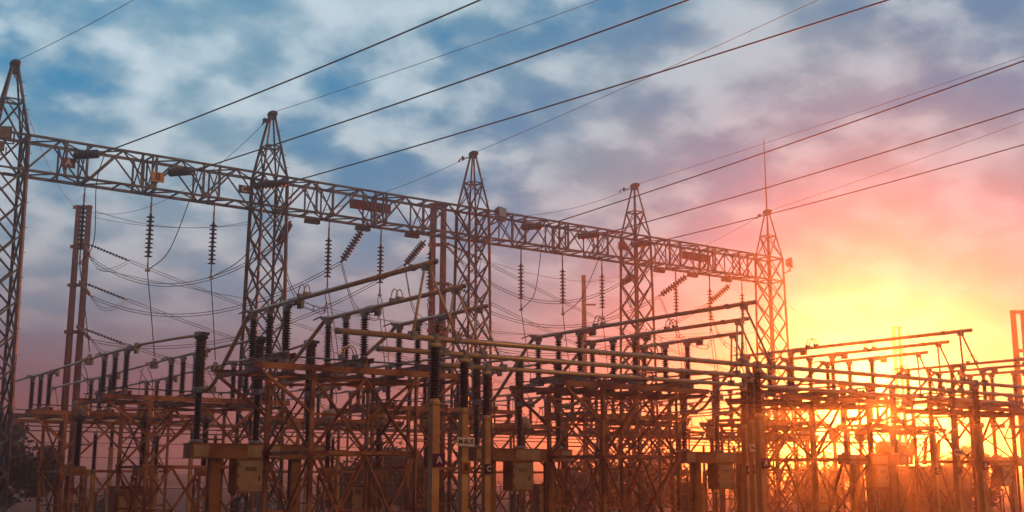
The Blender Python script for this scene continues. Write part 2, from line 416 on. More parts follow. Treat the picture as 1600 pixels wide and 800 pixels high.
# droppers from the strings to the bus tubes
for k in range(4):
    for p in range(3):
        o = Vector((SX[p] + 9.4 * k, TY, 0)); x0, x1 = 0, XF[p] - SX[p]
        m = MB(); twin = k in (1, 3)
        za = ZB - 2.88
        if not twin:
            m.tube([(x0, 0, za), (x0 * .4 + x1 * .6, 0, 8.0), (x1, 0, ZTUBE + .32)], .017, 6)
        else:
            for s in (-1, 1):
                m.tube([(x0, 0, za), (x0 + s * .09, 0, za - .15), (x0 * .4 + x1 * .6 + s * .1, 0, 8.0), (x1 + s * .1, 0, ZTUBE + .35), (x1, 0, ZTUBE + .2)], .016, 6)
        c = m.obj('dropper_wire', WIRE); c.location = o
        tag(c, '%s %s dropper wire %s' % (PH[p], 'twin' if twin else 'single', bayd[k]), 'wire', 'vertical dropper wires under the beam')
        if twin:
            for z in (9.2, 8.2, 7.3):
                q = MB(); q.bar((x0 + (x1 - x0) * .6 * (za - z) / (za - 8.0) - .1, 0, z), (x0 + (x1 - x0) * .6 * (za - z) / (za - 8.0) + .1, 0, z), .03); q.obj('spacer', CLAMP, c)
        q = MB(); q.box((x1, 0, ZTUBE + .16), (.1, .1, .2)); q.box((x1, 0, ZTUBE + .02), (.2, .34, .24)); q.box((x1 - .1, .1, ZTUBE + .06), (.3, .07, .1)); q.tube([(x1, -.1, ZTUBE + .1), (x1, -.2, ZTUBE + .2)], .03, 6)
        q.obj('clamp', CLAMP, c)

# ------------------------------------------------------------------ incoming lines on the camera side
def string_between(a, b, n, label, grp, m_=None, r=.15, name='strain_insulator'):
    """a strain string as a thing at a pointing to b"""
    a = Vector(a); b = Vector(b); d = (b - a); L = d.length; t = thing(name, a, label, 'insulator string', grp)
    t.rotation_euler = d.to_track_quat('Z', 'Y').to_euler()
    q = MB(); q.tube([(0, 0, 0), (0, 0, .16)], .03, 6); q.box((0, 0, .08), (.09, .03, .14)); q.tube([(0, 0, L - .12), (0, 0, L)], .03, 6); q.box((0, 0, L - .05), (.1, .05, .14)); q.obj('end_fitting', CLAMP, t)
    h = (L - .26) / n; dd = MB(); dd.lathe((0, 0, 0), [(.05, 0), (r * .6, h * .1), (r, h * .22), (r, h * .5), (r * .7, h * .68), (.06, h * .86), (.05, h)], 14)
    first = None
    for i in range(n):
        z = .14 + i * h
        if first is None: first = dd.obj('insulator_disc', m_ or DISC, t, (0, 0, z))
        else: child('insulator_disc', first, t, (0, 0, z))
    return t
def line_from(p, px, py, reach, sag, r=.02):
    """conductor leaving p in the vertical plane through the picture point (px,py)"""
LINES = [  # start px, end px of string; line exit px; jumper target
    (0, 0, (115, 243), (157, 240), (750, 0)), (0, 1, (262, 270), (302, 267), (1075, 0)), (0, 2, (392, 291), (452, 285), (1387, 0)),
    (2, 0, (813, 355), (850, 353), (1600, 95)), (2, 1, (900, 370), (940, 366), (1600, 170)), (2, 2, (984, 383), (1022, 379), (1600, 226))]
lineword = ['the A plate', 'the yellow B plate', 'the second tower', 'the middle tower', 'the gap beyond the middle tower', 'the fourth tower']
for n_, (k, p, a, b, c) in enumerate(LINES):
    A = atY(*a, 39.4); B = atY(*b, 38.15); 
    zexit = 14.6; C = atZ(*c, zexit)
    string_between(A, B, 9, 'thick dark strain insulator string on the beam front by ' + lineword[n_], 'strain strings of the incoming lines')
    D = C + (C - B) * 0.7 + Vector((0, 0, 1.2))
    pts = [lerp(B, C, i / 10) - Vector((0, 0, .10 * 4 * i / 10 * (1 - i / 10))) for i in range(11)] + [lerp(C, D, i / 4) for i in range(1, 5)]
    m = MB(); m.tube(pts, .023, 6); c_ = m.obj('line_conductor', WIRE)
    tag(c_, 'thick overhead line conductor reaching the beam by ' + lineword[n_], 'wire', 'incoming overhead line conductors')
    q = MB(); dv = (C - B).normalized(); q.tube([B - dv * .1, B + dv * .45], .04, 6); q.obj('dead_end_clamp', CLAMP, c_)
    # jumper down to the foot of the hanging string
    E = Vector((SX[p] + 9.4 * k, TY, ZB - 2.86)); mid1 = B + Vector((-.02, .15, -1.0)); mid2 = lerp(B, E, .7) + Vector((.25, -.15, -.35))
    m = MB(); m.tube(smooth([B + dv * .25 - Vector((0, 0, .05)), mid1, mid2, E], 7), .017, 6); j = m.obj('jumper_wire', WIRE)
    tag(j, 'curved jumper hanging by %s' % lineword[n_], 'wire', 'curved jumpers below the beam')

# shield wires from the tower peaks
SHI = [((208, 0), 0), ((935, 0), 1), ((1278, 0), 2), ((1600, 88), 3), ((1600, 190), 4)]
for (c, i) in SHI:
    B = Vector((TX[i], TY - .3, ZP + .12)); C = atZ(*c, 17.2); D = C + (C - B) * .8 + Vector((0, 0, .8))
    m = MB(); m.tube([lerp(B, C, j / 8) - Vector((0, 0, .06 * 4 * j / 8 * (1 - j / 8))) for j in range(9)] + [D], .0105, 5)
    tag(m.obj('shield_wire', WIRE), 'thin overhead shield wire rising from the peak of the ' + ['tower at the left edge', 'second tower', 'middle tower', 'fourth tower', 'mast tower'][i], 'wire', 'shield wires towards the viewer')

# rear wires of the peaks
P1 = Vector((16.85, 60.2, 0)); PT = 16.4
pts2 = [(31.37, 48.92), (51.22, 61.06)]
for i, tgt, sg in ((0, Vector((16.6, 60.1, 16.1)), .8), (1, Vector((17.2, 60.2, 16.1)), 1.3), (2, Vector((17.4, 60.4, 15.9)), 1.6), (3, Vector((31.0, 49.0, 16.2)), .9), (4, Vector((51.4, 61.2, 16.0)), .7)):
    B = Vector((TX[i], TY + .3, ZP)); m = MB(); m.tube(sagline(B, tgt, sg, 16), .0105, 5); c_ = m.obj('shield_wire', WIRE)
    tag(c_, 'thin sagging wire going back from the %s peak to the rusty poles' % ['left edge tower', 'second tower', 'middle tower', 'fourth tower', 'mast tower'][i], 'wire', 'shield wires towards the rear poles')
    q = MB(); d = (tgt - B).normalized(); q.tube([B, B + d * .35], .02, 6); q.lathe(B + d * .25, [(.03, 0), (.10, .04), (.10, .09), (.03, .13)], 10, d); q.tube([B + d * .42, B + d * .55 - Vector((0, 0, .12))], .03, 6); q.obj('end_insulator', DARK, c_)

# ------------------------------------------------------------------ rusty twin poles behind, with strings
def poles(x, y, top, rz, label, twin=True, low=1.5):
    t = thing('twin_pole' if twin else 'steel_pole', (x, y, 0), label, 'steel pole', 'rust brown steel poles behind the beam', rz)
    for s in ((-.27, .27) if twin else (0,)):
        m = MB(); m.lathe((s, 0, 0), [(.21, 0), (.15, top)], 8, flat=True); m.obj('pole', CORT, t)
        m = MB(); m.lathe((s, 0, 0), [(.3, 0), (.3, .1), (.22, .12), (.22, .3)], 8, flat=True); m.obj('base_plate', CONC, t)
    if twin:
        for z in (top - .12, top - 2.2, top - 4.2, top - 6.6):
            m = MB(); m.box((0, -.16, z), (.98, .1, .17)); m.obj('cross_piece', CORT, t)
    else:
        m = MB(); m.box((.35, -.16, top - 2.1), (.9, .1, .12)); m.obj('cross_piece', CORT, t); m = MB(); m.box((.35, -.16, top - 4.1), (.9, .1, .12)); m.obj('cross_piece', CORT, t)
    return t
poles(16.85, 60.2, PT, -R(36), 'tall rust brown twin poles behind the left bay under the A plate')
poles(31.37, 48.92, PT, -R(36), 'tall rust brown twin poles rising through the beam left of the middle tower')
poles(51.22, 61.06, 16.4, -R(36), 'single orange brown pole between the middle and fourth towers', False)
poles(92.67, 65.26, 16.4, -R(36), 'distant twin poles in the yellow glare right of the mast tower')
poles(58.77, 33.70, 11.43, -R(36), 'twin poles farthest right, tall and orange in the glow')

def longrod(a, b, label, mt, r=.07, n=14):
    a = Vector(a); b = Vector(b); d = b - a; L = d.length
    t = thing('longrod_insulator', a, label, 'insulator', 'ribbed rod insulators on the rear poles'); t.rotation_euler = d.to_track_quat('Z', 'Y').to_euler()
    m = MB(); m.lathe((0, 0, 0), shed_profile(.03, r, .1, L - .15, n), 10); m.obj('ribbed_rod', mt, t)
    m = MB(); m.tube([(0, 0, 0), (0, 0, .12)], .035, 6); m.tube([(0, 0, L - .16), (0, 0, L)], .04, 6); m.obj('end_fitting', CLAMP, t)
    return t
def bundle(name, pts, label, grp, gap=.13, r=.016, sp=0):
    o = Vector(pts[0]); m = MB()
    for s in (-1, 1): m.tube([Vector(p) - o + Vector((0, 0, s * gap / 2)) for p in pts], r, 5)
    c = m.obj(name, WIRE); c.location = o; tag(c, label, 'wire', grp)
    if sp:
        for i in range(1, sp + 1):
            q = MB(); p = Vector(pts[int(i * (len(pts) - 1) / (sp + 1))]) - o; q.bar(p - Vector((0, 0, gap / 2)), p + Vector((0, 0, gap / 2)), .03); q.obj('spacer', CLAMP, c)
    return c
LVW = ['upper', 'middle', 'lower']
rear = [((454, 345), (434, 383)), ((567, 358), (533, 410)), ((665, 375), (632, 415)), ((993, 430), (970, 443)), ((1075, 430), (1030, 463)), ((1142, 444), (1106, 475))]
for side_, (bx, by) in enumerate(((16.85, 60.2), (31.37, 48.92))):
    k = 1 + 2 * side_
    for p in range(3):
        zl = PT - [2.05, 4.1, 6.4][p]
        a = Vector((bx + .3, by - .25, zl))
        # string heading to the right along the rear line
        dirr = Vector((.95, -.1, -.31)).normalized(); e = a + dirr * 2.2
        longrod(a, e, '%s dark ribbed rod insulator pointing right from the %s twin poles' % (LVW[p], ['left', 'second'][side_]), PORC, .09, 12)
        far = e + Vector((60, 14, -4.4)); bundle('twin_conductor', sagline(e, far, 2.4, 18), '%s twin conductor running off right behind everything from the %s twin poles' % (LVW[p], ['left', 'second'][side_]), 'rear twin conductors')
        # pale rod towards the yard
        A, B = atY(*rear[side_ * 3 + p][0], 40.6), atY(*rear[side_ * 3 + p][1], 41.5)
        a2 = Vector((bx - .05, by - .3, zl + .12)); d2 = (B - a2).normalized(); e2 = a2 + (d2 + Vector((0, 0, -.75))).normalized() * 1.5
        longrod(a2, e2, '%s pale ribbed rod insulator facing the yard on the %s twin poles' % (LVW[p], ['left', 'second'][side_]), POLY, .1, 12)
        w_ = ['leftmost', 'middle', 'rightmost'][p]
        string_between(A, B, 10, '%s slanting dark strain string behind the beam %s' % (w_, ['between second and middle towers', 'between fourth tower and mast tower'][side_]), 'slanting strain strings on the rear of the beam', r=.165)
        bundle('yard_conductor', sagline(e2, B, 1.5, 16), '%s twin conductor sagging from the %s twin poles to the slanting strings' % (LVW[p], ['left', 'second'][side_]), 'twin conductors from poles to beam', .12)
        # loop under the pole
        lp = smooth([e2, e2 + Vector((.5, -.1, -.55)), e2 + Vector((1.1, -.1, -.5)), e + Vector((-.05, 0, -.05))], 5)
        bundle('pole_jumper', lp, '%s small jumper loop at the %s twin poles' % (LVW[p], ['left', 'second'][side_]), 'jumper loops at the poles', .14, .013)
        # twin ladder jumper from the slanting string to the hanging string
        E = Vector((SX[p] + 9.4 * k, TY, ZB - 3.4)); 
        bundle('ladder_jumper', smooth([B, lerp(B, E, .35) + Vector((.05, 0, -1.15)), lerp(B, E, .8) + Vector((.2, 0, -.75)), E], 6), '%s twin jumper with spacers curving %s' % (w_, ['right of the second tower', 'left of the mast tower'][side_]), 'twin curved jumpers with spacers', .2, .015, 4)
# more wires in the background
for i, (a, b, sg) in enumerate((((150, 420), (1180, 520), 1.5), ((460, 470), (1200, 560), 1.0), ((880, 530), (1010, 540), .2), ((1232, 478), (1392, 520), .9), ((770, 410), (960, 440), .4), ((760, 520), (1150, 517), .3), ((150, 330), (395, 345), .6))):
    m = MB(); m.tube(sagline(atY(*a, 58), atY(*b, 58), sg, 16), .014, 5)
    tag(m.obj('background_wire', WIRE), 'thin background wire ' + ['crossing low behind the whole left half', 'crossing behind the second and middle towers', 'just left of the fourth tower foot', 'sagging right of the mast tower', 'right of the middle tower under the beam', 'level behind the tubes near the glare', 'between the left poles and the second tower'][i], 'wire', 'thin background wires')

# ------------------------------------------------------------------ plates and lamps on the beam
def plate(name, c, w, h, m_, label, cat, txt=None, tm=None, ts=.3, tilt=0.0, grp=None):
    t = thing(name, c, label, cat, grp); t.rotation_euler = (0, tilt, 0)
    m = MB(); m.box((0, 0, 0), (w, .02, h)); m.obj('plate', m_, t)
    m = MB(); m.box((0, .04, h * .3), (w * .8, .05, .04)); m.box((0, .04, -h * .3), (w * .8, .05, .04)); m.obj('bracket', GALV, t)
    if txt: letters(txt, tm, t, (0, -.014, 0), ts)
    return t
gph = 'phase letter plates on the beam'
plate('phase_plate', (10.40, 39.36, 13.02), .46, .34, PURP, 'purple plate with white letter A on the beam', 'sign', 'A', WHIT, .32, grp=gph)
plate('phase_plate', (13.47, 39.36, 13.0), .46, .36, YELL, 'yellow plate with black letter B on the beam', 'sign', 'B', BLACK, .33, grp=gph)
plate('phase_plate', (16.72, 39.36, 13.04), .44, .30, NAVY, 'navy plate with white letter C on the beam by the second tower', 'sign', 'C', WHIT, .30, grp=gph)
plate('phase_plate', (35.4, 39.36, 13.1), .55, .36, REDB, 'small reddish plate on the beam left of the fourth tower', 'sign', grp=gph)
plate('bay_board', (22.6, 40.35, 13.40), 1.9, .40, REDB, 'long faded red board on the beam right of the second tower', 'sign', grp='long red boards')
plate('bay_board', (41.2, 40.35, 13.40), 2.0, .40, REDB, 'long faded red board on the beam left of the mast tower', 'sign', grp='long red boards')
def flood(loc, rz, label, sc=1.0):
    t = thing('floodlight', loc, label, 'floodlight', 'floodlights on the towers', rz)
    m = MB(); m.add([(-.3, -.12, -.2), (.3, -.12, -.2), (.3, -.12, .22), (-.3, -.12, .22), (-.2, .16, -.12), (.2, .16, -.12), (.2, .16, .14), (-.2, .16, .14)], [(4, 5, 6, 7)[::-1], (0, 1, 5, 4), (1, 2, 6, 5), (2, 3, 7, 6), (3, 0, 4, 7), (0, 3, 2, 1)]); m.obj('housing', GALV, t)
    m = MB(); m.box((0, -.125, .01), (.52, .02, .34)); m.obj('lens', GLASS, t)
    m = MB(); m.bar((-.34, 0, 0), (-.34, 0, -.32), .03, .05); m.bar((.34, 0, 0), (.34, 0, -.32), .03, .05); m.box((0, 0, -.33), (.72, .05, .03)); m.bar((0, 0, -.33), (-.3, .3, -.55), .05); m.obj('yoke', GALV, t)
    t.scale = (sc, sc, sc); return t
flood((8.25, 39.2, 13.62), R(-30), 'floodlight on the tower at the left edge')
flood((8.1, 39.2, 13.15), R(-25), 'small dark floodlight under the other on the left tower', .8)
flood((28.35, 39.3, 13.72), R(20), 'floodlight on the beam just right of the middle tower')
flood((47.35, 39.6, 13.65), R(35), 'floodlight on the right side of the mast tower', 1.15)
# junction boxes under the rear chord
for i, q in enumerate(((488, 339), (567, 351), (644, 361), (1030, 418), (1082, 425), (1135, 431))):
    c = atY(*q, 40.45); c.z = ZB - .14
    m = MB(); m.box((0, 0, 0), (.6, .2, .17)); m.box((0, 0, -.03), (.62, .22, .03)); o = m.obj('junction_box', DARK); o.location = c
    tag(o, 'small dark box %s under the beam %s' % (['leftmost', 'in the middle', 'rightmost'][i % 3], ['right of the second tower', 'left of the mast tower'][i // 3]), 'box', 'small boxes under the beam')

# ------------------------------------------------------------------ switchyard bays
PHN = ['nearest', 'middle', 'farthest']
BAY = ['in the leftmost bay', 'in the second bay', 'in the third bay', 'in the fourth bay', 'in the fifth bay']
def sw_insul(parent, y, z0, z1, r0, r1, n):
    m = MB(); m.lathe((0, 0, 0), shed_profile(r0, r1, .08, z1 - z0 - .1, n), 14)
    o = m.obj('post_insulator', PORC, parent, (0, y, z0)); q = MB()
    q.lathe((0, 0, 0), [(r0 * 1.5, 0), (r0 * 1.5, .05), (r0 * 1.1, .09)], 10); q.obj('metal_foot', CLAMP, o); q = MB(); q.lathe((0, 0, z1 - z0 - .11), [(r0 * 1.1, 0), (r0 * 1.5, .04), (r0 * 1.5, .11)], 10)
    q.obj('metal_cap', CLAMP, o); return o
def make_switch(ys, z0, z1, xs_=0, r1=.125, dir_=1, nm='x', cap=True):
    """three-post disconnect switch along Y, origin on the platform"""
    t = thing('disconnect_switch', (0, 0, 0), nm, 'switch', None)
    a, b = min(ys) - .35, max(ys) + .3
    m = MB(); m.bar((-.09, a, z0 - .07), (-.09, b, z0 - .07), .05, .13); m.bar((.09, a, z0 - .07), (.09, b, z0 - .07), .05, .13)
    for y in ys: m.box((0, y, z0 - .02), (.3, .22, .03))
    m.obj('base_rail', PLAT, t)
    for y in ys: sw_insul(t, y, z0, z1, .06, r1, 15)
    for y in ys:
        m = MB(); m.box((0, y, z1 + .04), (.16, .2, .10)); m.obj('cap_casting', CLAMP, t); m = MB(); m.box((.0, y, z0 - .15), (.24, .26, .2)); m.obj('bearing_block', CLAMP, t)
    m = MB(); m.tube([(0, ys[0], z1 + .13), (0, ys[-1], z1 + .13)], .045, 8); m.obj('switch_blade', ALU, t)
    m = MB(); y = min(ys) - .28; m.box((.05, y, z1 + .12), (.18, .4, .15)); m.box((.16, y - .12, z1 + .06), (.08, .24, .22)); m.obj('terminal_pad', CLAMP, t)
    m = MB(); y = max(ys) + .12; m.box((0, y, z1 + .14), (.22, .3, .06)); m.bar((-.1, y + .1, z1 + .2), (-.1, y + .6, z1 + .14), .03); m.bar((.1, y + .1, z1 + .2), (.1, y + .55, z1 + .22), .03); m.obj('arcing_horn', CLAMP, t)
    m = MB(); m.tube([(0.12, ys[1], z0 - .1), (.5, ys[1], z0 - .1)], .03, 6); m.ball((0, ys[0], z0 - .15), .12); m.obj('drive_linkage', CLAMP, t)
    return t
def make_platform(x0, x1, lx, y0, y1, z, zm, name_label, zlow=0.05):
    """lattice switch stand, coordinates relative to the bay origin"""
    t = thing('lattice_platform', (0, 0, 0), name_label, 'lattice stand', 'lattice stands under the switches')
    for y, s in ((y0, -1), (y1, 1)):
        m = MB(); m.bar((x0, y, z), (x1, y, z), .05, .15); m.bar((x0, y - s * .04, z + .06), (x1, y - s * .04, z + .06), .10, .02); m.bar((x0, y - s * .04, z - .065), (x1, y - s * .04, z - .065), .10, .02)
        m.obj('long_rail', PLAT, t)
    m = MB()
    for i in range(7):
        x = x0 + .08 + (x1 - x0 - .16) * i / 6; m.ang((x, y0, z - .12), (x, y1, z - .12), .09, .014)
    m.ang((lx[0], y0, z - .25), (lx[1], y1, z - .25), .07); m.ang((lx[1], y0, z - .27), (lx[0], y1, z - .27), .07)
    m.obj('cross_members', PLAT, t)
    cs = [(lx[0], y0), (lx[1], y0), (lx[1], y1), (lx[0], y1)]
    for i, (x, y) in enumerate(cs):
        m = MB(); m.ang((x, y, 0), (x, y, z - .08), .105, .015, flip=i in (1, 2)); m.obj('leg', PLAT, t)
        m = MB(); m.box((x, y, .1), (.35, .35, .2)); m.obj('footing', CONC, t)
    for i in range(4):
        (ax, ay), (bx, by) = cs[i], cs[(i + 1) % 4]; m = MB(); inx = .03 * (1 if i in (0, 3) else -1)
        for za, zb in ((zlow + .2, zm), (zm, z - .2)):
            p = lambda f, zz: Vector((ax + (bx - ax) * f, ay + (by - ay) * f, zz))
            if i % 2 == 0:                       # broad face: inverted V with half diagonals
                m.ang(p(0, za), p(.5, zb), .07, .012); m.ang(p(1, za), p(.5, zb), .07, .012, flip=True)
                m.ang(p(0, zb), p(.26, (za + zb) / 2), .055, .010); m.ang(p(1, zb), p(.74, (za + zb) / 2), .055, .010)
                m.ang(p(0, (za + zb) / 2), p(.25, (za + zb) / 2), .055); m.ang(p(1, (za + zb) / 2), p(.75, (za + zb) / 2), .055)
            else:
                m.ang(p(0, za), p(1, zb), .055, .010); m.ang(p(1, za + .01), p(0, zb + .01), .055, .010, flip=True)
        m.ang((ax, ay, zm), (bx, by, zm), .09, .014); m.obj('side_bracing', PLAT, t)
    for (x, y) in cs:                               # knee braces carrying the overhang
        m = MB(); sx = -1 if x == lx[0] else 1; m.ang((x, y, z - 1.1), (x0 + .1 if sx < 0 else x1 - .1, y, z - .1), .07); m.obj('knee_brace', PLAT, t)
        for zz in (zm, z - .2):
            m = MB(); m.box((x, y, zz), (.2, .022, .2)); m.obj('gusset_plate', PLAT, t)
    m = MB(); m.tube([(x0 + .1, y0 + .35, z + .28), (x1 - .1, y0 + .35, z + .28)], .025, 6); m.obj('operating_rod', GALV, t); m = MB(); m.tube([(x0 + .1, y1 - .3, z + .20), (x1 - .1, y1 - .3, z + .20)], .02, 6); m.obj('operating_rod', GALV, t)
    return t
proto = {}
def place(key, maker, k, label, group, base=(0, 0, 0)):
    """first use builds, later uses copy the whole tree"""
    if key not in proto: proto[key] = maker(); o = proto[key]
    else: o = copy_tree(proto[key])
    o.location = (base[0] + 9.4 * k, base[1], base[2]); o['label'] = label; o['group'] = group; return o
def tube_thing(name, pts, r, label, group, m_=ALU, n=10):
    o = Vector(pts[0]); m = MB(); m.tube([Vector(p) - o for p in pts], r, n); c = m.obj(name, m_); c.location = o; tag(c, label, 'bus tube', group); return c
def arch(k_, x, y, z, along='x'):
    t = None

for k in range(5):
    near = k <= 3
    if near:
        place('plat3', lambda: make_platform(11.5, 17.4, (13.0, 16.0), 25.9, 28.45, 5.24, 3.18, 'x'), k, 'tall lattice stand under the front switches ' + BAY[k], 'lattice stands under the front switches')
    place('plat2', lambda: make_platform(11.0, 17.2, (12.45, 16.0), 35.9, 38.5, 5.02, 2.9, 'x'), k, 'lattice stand under the second row of switches ' + BAY[k], 'lattice stands under the second switches')
    place('plat1', lambda: make_platform(11.0, 17.4, (12.3, 16.2), 44.4, 47.3, 4.92, 2.8, 'x'), k, 'lattice stand under the rearmost switches ' + BAY[k], 'lattice stands under the rear switches')
    for p in range(3):
        ph = PHN[p]
        if near:
            place('sw3', lambda: make_switch((28.2, 27.2, 26.2), 5.58, 6.72), k, '%s front disconnect switch %s' % (ph, BAY[k]), 'front disconnect switches', (XN[p], 0, 0))
            # high tube over the front switch, bending down to the breaker
            key = 'tubeN%d' % p
            if key not in proto:
                pts = [(XN[p], YEND[p], 6.87), (XN[p], 25.6, 6.86), (XN[p], 28.25, 6.84), (XN[p], 28.45, 6.80), (XN[p] - .02, 28.65, 6.66), (XB[p] * .9 + XN[p] * .1, 30.15, 5.15), (XB[p], 30.35, 5.02), (XB[p], 30.55, 4.97), (XB[p], 31.0, 4.95)]
                proto[key] = tube_thing('bent_bus_tube', pts, .056, 'x', 'bent bus tubes rising over the front switches'); o = proto[key]
                q = MB(); q.box((0, .9, 0), (.12, .12, .12)); q.obj('tube_clamp', CLAMP, o); q = MB(); q.ball((0, 0, 0), .06); q.obj('tube_fitting', CLAMP, o)
            else: o = copy_tree(proto[key])
            o.location = (XN[p] + 9.4 * k, YEND[p], 6.87); o['label'] = '%s bent bus tube over the front switch %s' % (ph, BAY[k])
            # A-shaped support
            def mk():
                t = thing('a_frame_support', (0, 0, 0), 'x', 'tube support')
                for s in (-1, 1):
                    m = MB(); m.tube([(s * .05, .35, 1.5), (s * .52, 0, .07)], .030, 8); m.obj('leg', ALU, t)
                    m = MB(); m.box((s * .52, 0, .03), (.14, .17, .17)); m.obj('foot_clamp', CLAMP, t)
                m = MB(); m.box((0, .35, 1.5), (.2, .1, .14)); m.obj('head_clamp', CLAMP, t)
                return t
            place('aframe', mk, k, 'A-shaped tubular support under the %s high tube end %s' % (ph, BAY[k]), 'A-shaped supports on the front bus', (XN[p], YEND[p], 5.3))
        # breaker to switch 2 tube and on to the rear
        key = 'tubeF%d' % p
        if key not in proto:
            ye = [51.6, 52.6, 53.8][p]
            pts = [(XB[p], 31.35, 6.52), (XB[p] * .6 + XF[p] * .4, 32.6, 6.54), (XF[p], 35.0, 6.55), (XF[p], 38.6, 6.53), (XF[p], 44.6, 6.44), (XF[p], ye, 6.40)]
            proto[key] = tube_thing('long_bus_tube', pts, .042, 'x', 'long bus tubes behind the breakers'); o = proto[key]
            q = MB(); q.box((0, 0, 0), (.24, .3, .18)); q.obj('end_clamp', CLAMP, o); q = MB(); q.box((XF[p] - XB[p], 3.8, .02), (.14, .2, .14)); q.obj('tube_fitting', CLAMP, o)
        else: o = copy_tree(proto[key])
        o.location = (XB[p] + 9.4 * k, 31.35, 6.52); o['label'] = '%s long bus tube running back from the breaker %s' % (ph, BAY[k])
        place('sw2', lambda: make_switch((38.3, 37.2, 36.1), 5.22, 6.40, r1=.115), k, '%s second-row disconnect switch %s' % (ph, BAY[k]), 'second-row disconnect switches', (XF[p], 0, 0))
        place('sw1', lambda: make_switch((47.1, 45.9, 44.7), 5.12, 6.28, r1=.115), k, '%s rear disconnect switch %s' % (ph, BAY[k]), 'rear disconnect switches', (XF[p], 0, 0))
        def mk2():
            t = thing('a_frame_support', (0, 0, 0), 'x', 'tube support')
            for s in (-1, 1):
                m = MB(); m.tube([(s * .05, -.2, 1.35), (s * .4, 0, .05)], .028, 6); m.obj('leg', ALU, t)
            m = MB(); m.box((0, -.2, 1.38), (.16, .1, .12)); m.obj('head_clamp', CLAMP, t)
            return t
        place('aframeR', mk2, k, 'A-shaped support at the back of the %s long tube %s' % (ph, BAY[k]), 'A-shaped supports on the rear bus', (XF[p], [51.6, 52.6, 53.8][p], 5.0))
        # current transformer
        def mkct():
            t = thing('current_transformer', (0, 0, 0), 'x', 'transformer')
            m = MB(); m.lathe((0, 0, 4.5), [(.16, 0), (.27, .08), (.29, .16), (.29, .52), (.25, .60), (.12, .66)], 18); hd = m.obj('tank_head', TANK, t)
            m = MB(); m.lathe((0, -.27, 4.74), [(.16, 0), (.16, .09), (.12, .12)], 14, (0, -1, 0)); m.lathe((0, -.38, 4.74), [(.06, 0), (.06, .05)], 10, (0, -1, 0)); m.obj('terminal_cover', CLAMP, hd)
            m = MB(); m.lathe((0, 0, 0), shed_profile(.09, .14, 2.95, 4.5, 22), 16); m.obj('ribbed_column', PORC, t)
            m = MB(); m.box((0, 0, 2.8), (.5, .5, .3)); m.box((.3, 0, 2.75), (.14, .3, .2)); m.obj('base_tank', BOXM, t)
            for sx in (-1, 1):
                for sy in (-1, 1):
                    m = MB(); m.ang((sx * .25, sy * .25, 0), (sx * .25, sy * .25, 2.65), .08, .012); m.obj('leg', PLAT, t)
            m = MB()
            for i in range(3):
                for (ax, ay), (bx, by) in (((-.25, -.25), (.25, -.25)), ((.25, -.25), (.25, .25)), ((.25, .25), (-.25, .25)), ((-.25, .25), (-.25, -.25))):
                    m.ang((ax, ay, .1 + i * .85), (bx, by, .95 + i * .85), .045); m.ang((ax, ay, .95 + i * .85), (bx, by, .95 + i * .85), .045)
            m.obj('stand_bracing', PLAT, t)
            m = MB(); m.tube(smooth([(0, -.2, 5.1), (.05, -.5, 5.4), (.02, -.4, 6.0), (0, .1, 6.42)], 5), .014, 5); m.tube(smooth([(0, .2, 5.1), (-.05, .6, 5.4), (-.02, .7, 6.0), (0, .5, 6.42)], 5), .014, 5); m.obj('lead_wire', WIRE, t)
            return t
        place('ct', mkct, k, '%s brown current transformer with pale round head %s' % (ph, BAY[k]), 'current transformers on lattice pedestals', (XF[p], 40.6, 0))
        def mksa():
            t = thing('surge_arrester', (0, 0, 0), 'x', 'arrester')
            m = MB(); m.lathe((0, 0, 0), shed_profile(.05, .10, 2.85, 4.05, 18), 12); m.obj('ribbed_body', PORC, t)
            m = MB(); m.lathe((0, 0, 0), [(.09, 2.72), (.09, 2.85), (.05, 2.88)], 10); m.lathe((0, 0, 4.05), [(.07, 0), (.07, .06), (.02, .14)], 10); m.obj('end_cap', CLAMP, t)
            m = MB(); m.box((0, 0, 1.36), (.14, .14, 2.72)); m.box((0, 0, .05), (.3, .3, .1)); m.obj('post', POST, t)
            m = MB(); m.tube(smooth([(0, 0, 4.15), (.2, -.3, 4.9), (-.6, -.5, 5.9), (-1.0, -.5, 6.42)], 5), .012, 5); m.obj('lead_wire', WIRE, t)
            return t
        place('sa', mksa, k, '%s slim surge arrester on a post %s' % (ph, BAY[k]), 'slim surge arresters', (XF[p] + 1.05, 42.2, 0))
    # circuit breaker: long box, three tall columns, cabinet
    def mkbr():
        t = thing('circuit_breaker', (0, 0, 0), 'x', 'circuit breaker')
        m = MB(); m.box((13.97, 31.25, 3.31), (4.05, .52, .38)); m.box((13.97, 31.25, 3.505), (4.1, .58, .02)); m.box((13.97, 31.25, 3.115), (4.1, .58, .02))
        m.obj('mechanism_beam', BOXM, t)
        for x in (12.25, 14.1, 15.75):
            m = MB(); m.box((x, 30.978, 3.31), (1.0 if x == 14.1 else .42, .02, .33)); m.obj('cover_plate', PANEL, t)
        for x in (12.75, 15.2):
            m = MB(); m.box((x, 31.25, 1.6), (.26, .09, 3.0)); m.box((x, 31.13, 1.6), (.30, .02, 3.0)); m.box((x, 31.37, 1.6), (.30, .02, 3.0)); m.box((x, 31.25, .05), (.5, .5, .1)); m.obj('column', BOXM, t)
